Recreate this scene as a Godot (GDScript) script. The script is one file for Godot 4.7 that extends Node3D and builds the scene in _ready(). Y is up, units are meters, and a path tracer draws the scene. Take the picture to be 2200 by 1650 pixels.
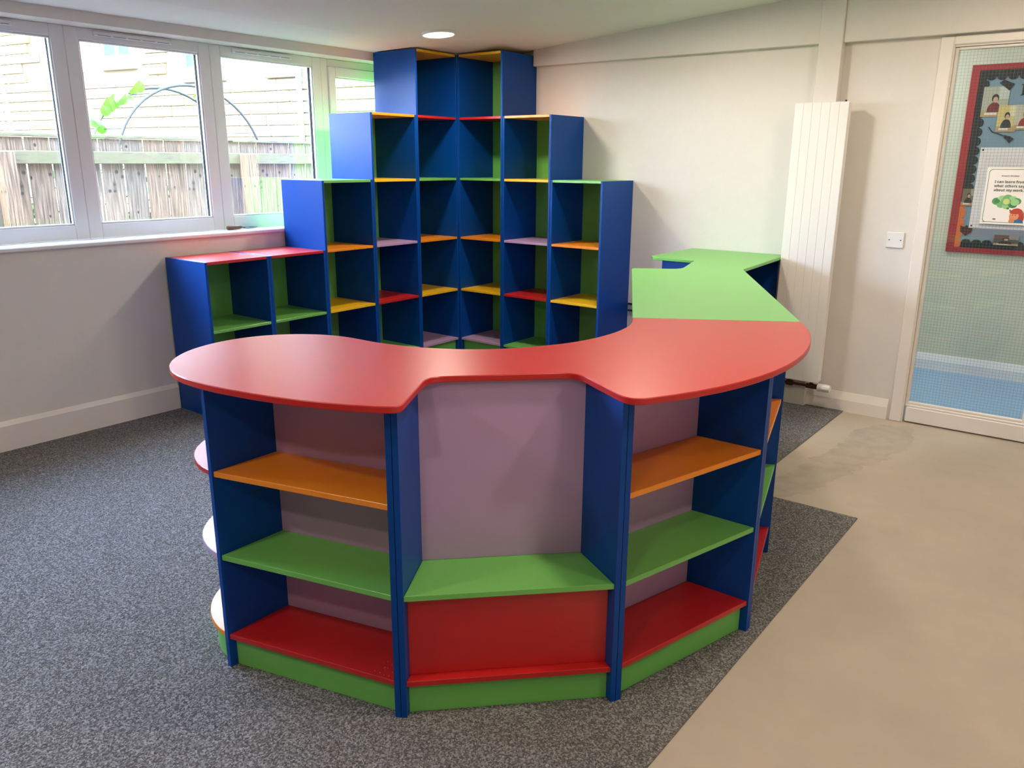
extends Node3D
# Library corner: colour-block bookcases in the corner, horseshoe counter in front of them.
# World: x runs right along the back wall, z towards the camera, y up; metres.

const VX := 0.4092          # front planes of the two wings of bookcases meet at (VX, VZ)
const VZ := 0.3847
const WL := 0.4306          # width of one column, wing under the window
const WR := 0.4235          # width of one column, wing on the back wall
const DEPTH := 0.4133
const T := 0.0168           # board thickness
const LV := [0.1516, 0.5400, 0.9370, 1.3720, 1.8023, 2.2335]
const TOP := 0.9375         # top of the counter
const CC := Vector2(2.551, 2.718)   # centre of the twelve-sided counter
const APO := 1.136
const BACK_APO := 0.928
const CL := [0.118, 0.381, 0.643]   # shelf tops of the counter units

var M := {}
var names := {}
var boxes := {}
var rng := RandomNumberGenerator.new()

func _ready() -> void:
	rng.seed = 7
	set_camera()
	set_light()
	make_materials()
	build_room()
	build_windows()
	build_door()
	build_corridor()
	build_bookcases()
	build_counter()
	build_radiator()
	build_small_things()
	build_outside()

# ---------------------------------------------------------------- camera and light
func set_camera() -> void:
	var cam := Camera3D.new()
	cam.name = "camera"
	cam.fov = rad_to_deg(2.0 * atan(825.0 / 1724.78))
	cam.near = 0.05
	cam.far = 200.0
	cam.transform = Transform3D(Basis(Vector3.UP, 0.657394) * Basis(Vector3.RIGHT, -0.271527) * Basis(Vector3.BACK, 0.006134), Vector3(4.5395, 1.5, 5.0568))
	add_child(cam)
	cam.current = true

func set_light() -> void:
	var e := Environment.new()
	e.tonemap_mode = Environment.TONE_MAPPER_LINEAR
	e.tonemap_exposure = 1.12
	e.sdfgi_enabled = true
	e.ssao_enabled = true
	e.ssil_enabled = true
	var sm := ProceduralSkyMaterial.new()
	sm.sky_top_color = Color(0.74, 0.85, 1.0)
	sm.sky_horizon_color = Color(0.90, 0.95, 1.0)
	sm.ground_horizon_color = Color(0.62, 0.62, 0.58)
	sm.ground_bottom_color = Color(0.40, 0.40, 0.36)
	sm.sky_energy_multiplier = 1.0
	var sky := Sky.new()
	sky.sky_material = sm
	e.background_mode = Environment.BG_SKY
	e.sky = sky
	e.background_energy_multiplier = 30.0
	var we := WorldEnvironment.new()
	we.name = "environment"
	we.environment = e
	add_child(we)
	var sun := DirectionalLight3D.new()
	sun.name = "sun"
	sun.light_color = Color(1.0, 0.95, 0.86)
	sun.light_energy = 3.5
	sun.light_angular_distance = 0.6
	sun.shadow_enabled = true
	sun.look_at_from_position(Vector3.ZERO, Vector3(-0.16, -0.72, -0.62), Vector3.UP)
	add_child(sun)

const LAMP_ENERGY := 1.45
const LAMP_COLOR := Color(1.0, 0.93, 0.845)

func ceiling_y(x: float) -> float:
	return 2.238 + 0.014 * clampf(x, 0.0, 0.5) + 0.077 * maxf(x - 0.5, 0.0)

func downlight(x: float, z: float, label: String) -> void:
	var y := ceiling_y(x)
	var tilt := atan(0.077) if x > 0.5 else 0.0
	var o := thing("downlight", label, "light", Vector3(x, y, z), 0.0, "round downlights in the ceiling")
	o.rotation.z = tilt
	part(o, "rim", lathe([Vector2(0.106, 0.0), Vector2(0.107, -0.008), Vector2(0.103, -0.014), Vector2(0.100, -0.015), Vector2(0.098, -0.010)], 40), M.white_gloss)
	part(o, "lamp_disc", lathe([Vector2(0.0995, -0.0115), Vector2(0.0, -0.0125)], 40), M.lamp)
	var l := AreaLight3D.new()
	l.name = "lamp_light"
	l.light_color = LAMP_COLOR
	l.light_energy = LAMP_ENERGY
	l.area_size = Vector2(0.17, 0.17)
	l.area_range = 14.0
	l.area_attenuation = 2.0
	l.shadow_enabled = true
	l.position = Vector3(0, -0.03, 0)
	l.rotation.x = -PI / 2
	o.add_child(l)

# ---------------------------------------------------------------- node helpers
func numbered(n: String) -> String:
	names[n] = names.get(n, -1) + 1
	return n if names[n] == 0 else "%s_%03d" % [n, names[n]]

func tag(o: Node, label: String, category: String, group := "", kind := "") -> Node:
	if label: o.set_meta("label", label)
	if category: o.set_meta("category", category)
	if group: o.set_meta("group", group)
	if kind: o.set_meta("kind", kind)
	return o

func thing(n: String, label: String, category: String, at := Vector3.ZERO, turn := 0.0, group := "", kind := "") -> Node3D:
	var o := Node3D.new()
	o.name = numbered(n)
	add_child(o)
	o.position = at
	o.rotation.y = turn
	tag(o, label, category, group, kind)
	return o

func part(parent: Node, n: String, mesh: Mesh, mat: Material, at := Vector3.ZERO, turn := Vector3.ZERO) -> MeshInstance3D:
	var o := MeshInstance3D.new()
	o.name = n
	o.mesh = mesh
	o.material_override = mat
	parent.add_child(o, true)
	o.position = at
	o.rotation = turn
	return o

func single(n: String, mesh: Mesh, mat: Material, label: String, category: String, at := Vector3.ZERO, kind := "", group := "") -> MeshInstance3D:
	var o := MeshInstance3D.new()
	o.name = numbered(n)
	o.mesh = mesh
	o.material_override = mat
	add_child(o)
	o.position = at
	tag(o, label, category, group, kind)
	return o

func struct(n: String, mesh: Mesh, mat: Material, label := "", at := Vector3.ZERO, category := "") -> MeshInstance3D:
	return single(n, mesh, mat, label, category, at, "structure")

# ---------------------------------------------------------------- mesh helpers
func newst() -> SurfaceTool:
	var st := SurfaceTool.new()
	st.begin(Mesh.PRIMITIVE_TRIANGLES)
	return st

func poly(st: SurfaceTool, pts: Array, out: Vector3) -> void:
	# flat convex polygon, wound clockwise as seen from the side that `out` points to
	var nrm: Vector3 = (pts[1] - pts[0]).cross(pts[2] - pts[0])
	var p: Array = pts.duplicate()
	if nrm.dot(out) > 0.0:
		p.reverse()
	var n := out.normalized()
	for i in range(1, p.size() - 1):
		for v in [p[0], p[i], p[i + 1]]:
			st.set_normal(n)
			st.set_uv(Vector2(v.x, v.z))
			st.add_vertex(v)

func add_box(st: SurfaceTool, lo: Vector3, hi: Vector3, b := 0.0) -> void:
	var c := (lo + hi) / 2.0
	var h := (hi - lo) / 2.0
	b = minf(b, minf(h.x, minf(h.y, h.z)) * 0.49)
	var ax := [Vector3.RIGHT, Vector3.UP, Vector3.BACK]
	for i in 3:
		var j := (i + 1) % 3
		var k := (i + 2) % 3
		for s in [-1.0, 1.0]:
			var q := []
			for e in [[-1, -1], [1, -1], [1, 1], [-1, 1]]:
				q.append(c + ax[i] * s * h[i] + ax[j] * e[0] * (h[j] - b) + ax[k] * e[1] * (h[k] - b))
			poly(st, q, ax[i] * s)
			if b <= 0.0:
				continue
			for s2 in [-1.0, 1.0]:
				var r := []
				for e in [-1.0, 1.0]:
					r.append([c + ax[i] * s * h[i] + ax[j] * s2 * (h[j] - b) + ax[k] * e * (h[k] - b), c + ax[i] * s * (h[i] - b) + ax[j] * s2 * h[j] + ax[k] * e * (h[k] - b)])
				poly(st, [r[0][0], r[0][1], r[1][1], r[1][0]], ax[i] * s + ax[j] * s2)
	if b > 0.0:
		for x in [-1.0, 1.0]:
			for y in [-1.0, 1.0]:
				for z in [-1.0, 1.0]:
					var v := c + Vector3(x * h.x, y * h.y, z * h.z)
					poly(st, [v - Vector3(0, y * b, z * b), v - Vector3(x * b, 0, z * b), v - Vector3(x * b, y * b, 0)], Vector3(x, y, z))

func box(size: Vector3, b := 0.0012) -> ArrayMesh:
	var key := "%.4f %.4f %.4f %.4f" % [size.x, size.y, size.z, b]
	if not boxes.has(key):
		var st := newst()
		add_box(st, -size / 2.0, size / 2.0, b)
		boxes[key] = st.commit()
	return boxes[key]

func boxes_mesh(list: Array, b := 0.0) -> ArrayMesh:
	var st := newst()
	for e in list:
		add_box(st, e[0], e[1], b)
	return st.commit()

func tri(st: SurfaceTool, v: Array, n: Array) -> void:
	# triangle with its own normals, wound clockwise as seen from the side they point to
	var o := [0, 1, 2]
	if (v[1] - v[0]).cross(v[2] - v[0]).dot(n[0] + n[1] + n[2]) > 0.0:
		o = [0, 2, 1]
	for i in o:
		st.set_normal(n[i])
		st.set_uv(Vector2(v[i].x, v[i].z))
		st.add_vertex(v[i])

func lathe(profile: Array, seg := 32) -> ArrayMesh:
	# faces look to the left of the profile's travel: outward travel looks up, downward travel looks out
	var st := newst()
	for i in range(profile.size() - 1):
		var a: Vector2 = profile[i]
		var b: Vector2 = profile[i + 1]
		var d := (b - a).normalized()
		var n2 := Vector2(-d.y, d.x)
		for k in seg:
			var t0 := TAU * k / seg
			var t1 := TAU * (k + 1) / seg
			var A0 := Vector3(a.x * cos(t0), a.y, a.x * sin(t0))
			var A1 := Vector3(a.x * cos(t1), a.y, a.x * sin(t1))
			var B0 := Vector3(b.x * cos(t0), b.y, b.x * sin(t0))
			var B1 := Vector3(b.x * cos(t1), b.y, b.x * sin(t1))
			var N0 := Vector3(n2.x * cos(t0), n2.y, n2.x * sin(t0))
			var N1 := Vector3(n2.x * cos(t1), n2.y, n2.x * sin(t1))
			if b.x > 0.0: tri(st, [A0, B0, B1], [N0, N0, N1])
			if a.x > 0.0: tri(st, [A0, B1, A1], [N0, N1, N1])
	return st.commit()

func add_tube(st: SurfaceTool, path: Array, r: float, seg := 10, caps := true, r1 := -1.0) -> void:
	var rings := []
	var up := Vector3.UP
	for i in path.size():
		var d: Vector3 = (path[mini(i + 1, path.size() - 1)] - path[maxi(i - 1, 0)]).normalized()
		var u := up.cross(d)
		if u.length() < 0.05: u = Vector3.RIGHT.cross(d)
		u = u.normalized()
		var v := d.cross(u)
		var rr := r if r1 < 0.0 else lerpf(r, r1, float(i) / (path.size() - 1))
		var ring := []
		for k in seg:
			var t := TAU * k / seg
			var n := u * cos(t) + v * sin(t)
			ring.append([path[i] + n * rr, n])
		rings.append(ring)
		up = v if absf(v.dot(Vector3.UP)) > 0.3 else Vector3.UP
	for i in range(rings.size() - 1):
		for k in seg:
			var a = rings[i][k]
			var b = rings[i][(k + 1) % seg]
			var c = rings[i + 1][(k + 1) % seg]
			var d2 = rings[i + 1][k]
			tri(st, [a[0], b[0], c[0]], [a[1], b[1], c[1]])
			tri(st, [a[0], c[0], d2[0]], [a[1], c[1], d2[1]])
	if caps:
		for e in [[rings[0], (path[0] - path[1])], [rings[-1], (path[-1] - path[-2])]]:
			var pts := []
			for q in e[0]: pts.append(q[0])
			poly(st, pts, e[1])

func tube(path: Array, r: float, seg := 10, r1 := -1.0) -> ArrayMesh:
	var st := newst()
	add_tube(st, path, r, seg, true, r1)
	return st.commit()

func fillet(pts: Array, radii: Array, seg := 7) -> PackedVector2Array:
	var out := PackedVector2Array()
	for i in pts.size():
		var p: Vector2 = pts[i]
		var a: Vector2 = pts[(i + pts.size() - 1) % pts.size()]
		var b: Vector2 = pts[(i + 1) % pts.size()]
		var r: float = radii[i]
		if r <= 0.0:
			out.append(p)
			continue
		var d0 := (a - p).normalized()
		var d1 := (b - p).normalized()
		var half := acos(clampf(d0.dot(d1), -1, 1)) / 2.0
		var l := minf(r / tan(half), minf((a - p).length(), (b - p).length()) * 0.49)
		for k in seg + 1:
			var t := float(k) / seg
			out.append((p + d0 * l).lerp(p, t).lerp(p.lerp(p + d1 * l, t), t))
	return out

func prism(pl: PackedVector2Array, y0: float, y1: float, b := 0.0015) -> ArrayMesh:
	# outline in (x, z), top at y1; sides smooth along shallow turns
	var n := pl.size()
	var area := 0.0
	for i in n:
		area += pl[i].x * pl[(i + 1) % n].y - pl[(i + 1) % n].x * pl[i].y
	var p := pl.duplicate()
	if area < 0.0: p.reverse()
	var st := newst()
	var en := []
	for i in n:
		var d := (p[(i + 1) % n] - p[i]).normalized()
		en.append(Vector2(d.y, -d.x))
	var inset := PackedVector2Array()
	for i in n:
		var m: Vector2 = (en[(i + n - 1) % n] + en[i])
		m = m.normalized() / maxf(0.3, sqrt((1.0 + en[(i + n - 1) % n].dot(en[i])) / 2.0))
		inset.append(p[i] - m * b)
	var vn := func(i: int, e: int) -> Vector2:
		var o: Vector2 = en[(i + n - 1) % n] if e == i else en[i]
		return (o + en[e]).normalized() if o.dot(en[e]) > 0.8 else en[e]
	for i in n:
		var j := (i + 1) % n
		var na: Vector2 = vn.call(i, i)
		var nb: Vector2 = vn.call(j, i)
		var strips := [[p[i], p[j], y0 + b, p[i], p[j], y1 - b, 0.0], [p[i], p[j], y1 - b, inset[i], inset[j], y1, 0.8], [inset[i], inset[j], y0, p[i], p[j], y0 + b, -0.8]]
		for s in strips:
			var A := Vector3(s[0].x, s[2], s[0].y)
			var B := Vector3(s[1].x, s[2], s[1].y)
			var Cc := Vector3(s[4].x, s[5], s[4].y)
			var D := Vector3(s[3].x, s[5], s[3].y)
			var NA := Vector3(na.x, s[6], na.y).normalized()
			var NB := Vector3(nb.x, s[6], nb.y).normalized()
			var order := [[A, NA], [B, NB], [Cc, NB], [A, NA], [Cc, NB], [D, NA]]
			if (B - A).cross(Cc - A).dot(NA) > 0.0:
				order = [[A, NA], [Cc, NB], [B, NB], [A, NA], [D, NA], [Cc, NB]]
			for v in order:
				st.set_normal(v[1])
				st.set_uv(Vector2(v[0].x, v[0].z))
				st.add_vertex(v[0])
	var idx := Geometry2D.triangulate_polygon(p)   # same order as the inset ring
	for t in range(0, idx.size(), 3):
		var tri := [inset[idx[t]], inset[idx[t + 1]], inset[idx[t + 2]]]
		for e in [[y1, Vector3.UP], [y0, Vector3.DOWN]]:
			poly(st, [Vector3(tri[0].x, e[0], tri[0].y), Vector3(tri[1].x, e[0], tri[1].y), Vector3(tri[2].x, e[0], tri[2].y)], e[1])
	return st.commit()

func spline(pts: Array, steps := 4) -> Array:
	var out := []
	for i in range(pts.size() - 1):
		var p0: Vector2 = pts[maxi(i - 1, 0)]
		var p1: Vector2 = pts[i]
		var p2: Vector2 = pts[i + 1]
		var p3: Vector2 = pts[mini(i + 2, pts.size() - 1)]
		for k in steps:
			out.append(p1.cubic_interpolate(p2, p0, p3, float(k) / steps))
	out.append(pts[-1])
	return out

func text_mesh(s: String, size: float, serif := false) -> TextMesh:
	var f := SystemFont.new()
	f.font_names = PackedStringArray(["Droid Serif" if serif else "Droid Sans"])
	f.font_weight = 700
	var t := TextMesh.new()
	t.text = s
	t.font = f
	t.font_size = 64
	t.pixel_size = size / 64.0
	t.depth = 0.0006
	t.curve_step = 2.0
	return t

# ---------------------------------------------------------------- materials
func mat(n: String, c: Color, rough := 0.6, metal := 0.0, spec := 0.5) -> StandardMaterial3D:
	var m := StandardMaterial3D.new()
	m.resource_name = n
	m.albedo_color = c
	m.roughness = rough
	m.metallic = metal
	m.metallic_specular = spec
	M[n] = m
	return m

func noise_tex(freq: float, seed_: int, oct := 4, size := 512, ramp: Gradient = null) -> NoiseTexture2D:
	var f := FastNoiseLite.new()
	f.noise_type = FastNoiseLite.TYPE_SIMPLEX_SMOOTH
	f.seed = seed_
	f.frequency = freq
	f.fractal_octaves = oct
	var t := NoiseTexture2D.new()
	t.width = size
	t.height = size
	t.seamless = true
	t.noise = f
	if ramp: t.color_ramp = ramp
	return t

func ramp(stops: Array) -> Gradient:
	var g := Gradient.new()
	var o := PackedFloat32Array()
	var c := PackedColorArray()
	for s in stops:
		o.append(s[0])
		c.append(s[1])
	g.offsets = o
	g.colors = c
	return g

func c8(r: int, g: int, b: int) -> Color:
	return Color(r / 255.0, g / 255.0, b / 255.0)

func make_materials() -> void:
	var peel := noise_tex(0.06, 11, 2, 256)
	for e in [["blue", c8(2, 70, 156)], ["red", c8(198, 34, 33)], ["green", c8(116, 194, 92)], ["orange", c8(248, 148, 24)], ["yellow", c8(250, 196, 26)], ["lilac", c8(192, 158, 198)]]:
		var m := mat(e[0], e[1], 0.32, 0.0, 0.55)
		if e[0] == "blue":
			m.roughness = 0.40
			m.metallic_specular = 0.35
		m.heightmap_enabled = true
		m.heightmap_texture = peel
		m.heightmap_scale = 0.006
		m.uv1_triplanar = true
		m.uv1_scale = Vector3(6, 6, 6)
	var paint := noise_tex(0.03, 3, 4, 512, ramp([[0.0, c8(229, 224, 217)], [1.0, c8(232, 227, 220)]]))
	var w := mat("wall", Color.WHITE, 0.7)
	w.albedo_texture = paint
	w.uv1_triplanar = true
	w.uv1_world_triplanar = true
	w.uv1_scale = Vector3(0.5, 0.5, 0.5)
	mat("ceiling", c8(236, 236, 233), 0.85)
	mat("trim", c8(242, 236, 228), 0.35)
	mat("white_gloss", c8(240, 240, 240), 0.3)
	mat("upvc", c8(238, 240, 242), 0.22)
	mat("vent_grey", c8(150, 154, 158), 0.5)
	mat("gasket", c8(7, 8, 9), 0.9, 0.0, 0.1)
	mat("radiator", c8(244, 242, 238), 0.32)
	mat("brass", c8(96, 74, 50), 0.4, 0.8)
	mat("copper", c8(120, 70, 48), 0.4, 0.9)
	mat("steel", c8(70, 74, 78), 0.35, 0.9)
	mat("dark_metal", c8(22, 34, 38), 0.6)
	mat("cane", c8(196, 166, 120), 0.6)
	mat("corridor_wall", c8(220, 220, 196), 0.8)
	mat("corridor_floor", c8(132, 174, 212), 0.4)
	mat("paper", c8(244, 243, 238), 0.7)
	mat("board_red", c8(168, 34, 40), 0.6)
	mat("board_black", c8(26, 26, 28), 0.7)
	mat("board_grey", c8(124, 148, 160), 0.6)
	mat("board_orange", c8(226, 110, 50), 0.6)
	mat("ink", c8(52, 84, 62), 0.7)
	mat("ink_grey", c8(120, 132, 124), 0.7)
	mat("wire", c8(112, 128, 124), 0.5, 0.2)
	mat("tool_wood", c8(104, 66, 40), 0.45)
	var lamp := mat("lamp", c8(255, 250, 240), 0.5)
	lamp.emission_enabled = true
	lamp.emission = Color(1.0, 0.96, 0.90)
	lamp.emission_energy_multiplier = 1.6
	var glass := mat("glass", Color(0.5, 0.55, 0.54, 0.004), 0.0)
	glass.transparency = BaseMaterial3D.TRANSPARENCY_ALPHA
	var wired := mat("wired_glass", Color(0.55, 0.62, 0.58, 0.02), 0.0)
	wired.transparency = BaseMaterial3D.TRANSPARENCY_ALPHA
	# carpet: looped pile in several greys
	var n := 1024
	var fl := FastNoiseLite.new()
	fl.seed = 5
	fl.noise_type = FastNoiseLite.TYPE_CELLULAR
	fl.cellular_return_type = FastNoiseLite.RETURN_CELL_VALUE
	fl.frequency = 0.32
	fl.domain_warp_enabled = true
	fl.domain_warp_amplitude = 3.5
	fl.domain_warp_frequency = 0.09
	fl.fractal_type = FastNoiseLite.FRACTAL_NONE
	var fine := FastNoiseLite.new()
	fine.seed = 8
	fine.frequency = 0.35
	var bytes := PackedByteArray()
	bytes.resize(n * n * 3)
	for y in n:
		for x in n:
			# mirrored at the borders so that the tile repeats without a seam
			var v := fl.get_noise_2d(x, y) * 0.5 + 0.5
			var g := fine.get_noise_2d(x, y)
			var k := clampf(0.33 + 0.30 * pow(v, 1.25) + 0.18 * g, 0.0, 1.0)
			var i := (y * n + x) * 3
			bytes[i] = int(k * 252)
			bytes[i + 1] = int(k * 250)
			bytes[i + 2] = int(k * 250)
	var img := Image.create_from_data(n, n, false, Image.FORMAT_RGB8, bytes)
	var ct := ImageTexture.create_from_image(img)
	var cm := mat("carpet", Color(1, 1, 1), 0.95, 0.0, 0.1)
	cm.albedo_texture = ct
	cm.heightmap_enabled = true
	cm.heightmap_texture = ct
	cm.heightmap_scale = 0.5
	cm.uv1_triplanar = true
	cm.uv1_world_triplanar = true
	cm.uv1_scale = Vector3(0.72, 0.72, 0.72)
	make_screed()
	# weathered timber, grain running along y; rails turn it by their own axes
	var tex := timber_texture()
	for i in 3:
		var tm := mat("timber_%s" % ["pale", "warm", "grey"][i], [c8(196, 184, 170), c8(196, 174, 152), c8(178, 170, 160)][i], 0.85)
		tm.albedo_texture = tex
		tm.uv1_triplanar = true
		tm.uv1_world_triplanar = true
		tm.uv1_scale = Vector3(1.55, 0.62, 1.55)
	var moss := ramp([[0.0, c8(112, 104, 84)], [0.42, c8(178, 166, 144)], [0.6, c8(154, 162, 116)], [1.0, c8(186, 180, 160)]])
	var rm := mat("timber_mossy", c8(140, 138, 130), 0.85)
	rm.albedo_texture = noise_tex(0.02, 31, 5, 512, moss)
	rm.uv1_triplanar = true
	rm.uv1_world_triplanar = true
	rm.uv1_scale = Vector3(5, 5, 0.7)
	var stone := ramp([[0.0, c8(196, 168, 112)], [0.4, c8(226, 210, 172)], [0.7, c8(232, 222, 196)], [1.0, c8(206, 190, 150)]])
	for i in 3:
		var s := mat("stone_%s" % ["pale", "honey", "grey"][i], [c8(168, 164, 156), c8(172, 154, 120), c8(148, 148, 144)][i], 0.9)
		s.albedo_texture = noise_tex(0.012, 41 + i, 5, 512, stone)
		s.uv1_triplanar = true
		s.uv1_world_triplanar = true
		s.uv1_scale = Vector3(0.8, 0.8, 0.8)
	mat("mortar", c8(118, 108, 90), 0.95)
	mat("stone_sill", c8(176, 166, 148), 0.85)
	mat("slate", c8(92, 94, 100), 0.8)
	mat("house_glass", c8(62, 86, 100), 0.35, 0.0, 0.1)
	mat("pipe_grey", c8(120, 136, 140), 0.5)
	mat("soil", c8(96, 92, 78), 0.95)
	var leaf := mat("leaf", c8(58, 118, 20), 0.5)
	leaf.cull_mode = BaseMaterial3D.CULL_DISABLED
	leaf.backlight_enabled = true
	leaf.backlight = Color(0.25, 0.5, 0.08)
	var leaf2 := mat("leaf_dark", c8(62, 108, 48), 0.6)
	leaf2.cull_mode = BaseMaterial3D.CULL_DISABLED

func timber_texture() -> ImageTexture:
	# sawn softwood: long grain, some annual rings that part round knots
	var w := 512
	var h := 1024
	var a := FastNoiseLite.new()
	a.seed = 71
	a.frequency = 0.05
	a.fractal_octaves = 4
	var r := RandomNumberGenerator.new()
	r.seed = 72
	var knots := []
	for i in 34:
		knots.append(Vector3(r.randf() * w, r.randf() * h, r.randf_range(5.0, 11.0)))
	var bytes := PackedByteArray()
	bytes.resize(w * h * 3)
	for y in h:
		var near := []
		for q in knots:
			if absf(y - q.y) < 40.0: near.append(q)
		for x in w:
			var bend := 0.0
			var dark := 0.0
			for q: Vector3 in near:
				var dx: float = x - q.x
				var dy: float = (y - q.y) * 1.15
				if absf(dx) > 40.0: continue
				var d: float = sqrt(dx * dx + dy * dy) / q.z
				bend += signf(dx) * 9.0 * exp(-d * d * 0.35)
				dark = maxf(dark, 0.30 * smoothstep(1.15, 0.75, d))
			var g := a.get_noise_2d((x - bend) * 2.2, y * 0.10)
			var rings := sin((x - bend) * 0.32 + 5.0 * a.get_noise_2d(x * 0.3, y * 0.05 + 300.0))
			var k := clampf(0.52 + 0.26 * g + 0.045 * rings - dark, 0.05, 1.0)
			var i := (y * w + x) * 3
			bytes[i] = int(k * 255)
			bytes[i + 1] = int(k * 238)
			bytes[i + 2] = int(k * 222)
	return ImageTexture.create_from_image(Image.create_from_data(w, h, false, Image.FORMAT_RGB8, bytes))

func make_screed() -> void:
	# bare levelling screed, 4 x 8 m of it: soft mottling and one darker trowelled patch by the doorway
	var w := 1024
	var h := 1024
	var a := FastNoiseLite.new()
	a.seed = 61
	a.frequency = 0.006
	a.fractal_octaves = 4
	var b := FastNoiseLite.new()
	b.seed = 62
	b.frequency = 0.03
	b.fractal_octaves = 4
	var speck := FastNoiseLite.new()
	speck.seed = 63
	speck.frequency = 0.4
	var patch := PackedVector2Array([Vector2(3.26, 1.56), Vector2(3.34, 1.19), Vector2(3.37, 0.95), Vector2(3.42, 0.72), Vector2(3.40, 0.42), Vector2(3.48, 0.17), Vector2(3.66, 0.10), Vector2(3.74, 0.34), Vector2(3.68, 0.74), Vector2(3.56, 1.10), Vector2(3.50, 1.46), Vector2(3.36, 1.62)])
	var bytes := PackedByteArray()
	bytes.resize(w * h * 3)
	for j in h:
		for i in w:
			var x := 3.0 + 4.0 * i / w
			var z := 8.0 * j / h
			var m := a.get_noise_2d(i, j * 2)
			var f := b.get_noise_2d(i, j * 2)
			var k := 1.0 + 0.04 * m + 0.018 * f
			if speck.get_noise_2d(i, j * 2) > 0.82: k -= 0.05
			if x < 3.9 and z < 1.8:
				var p := Vector2(x + 0.05 * f, z + 0.09 * m + 0.06 * b.get_noise_2d(i + 400, j * 2))
				if Geometry2D.is_point_in_polygon(p, patch):
					k -= 0.055 + 0.09 * maxf(f, -0.3)
			var q := (j * w + i) * 3
			bytes[q] = int(clampf(k * 190, 0, 255))
			bytes[q + 1] = int(clampf(k * 178, 0, 255))
			bytes[q + 2] = int(clampf(k * 161, 0, 255))
	var m2 := mat("screed", Color.WHITE, 0.62)
	m2.albedo_texture = ImageTexture.create_from_image(Image.create_from_data(w, h, false, Image.FORMAT_RGB8, bytes))
	m2.uv1_scale = Vector3(0.25, 0.125, 1)
	m2.uv1_offset = Vector3(-0.75, 0, 0)

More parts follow.
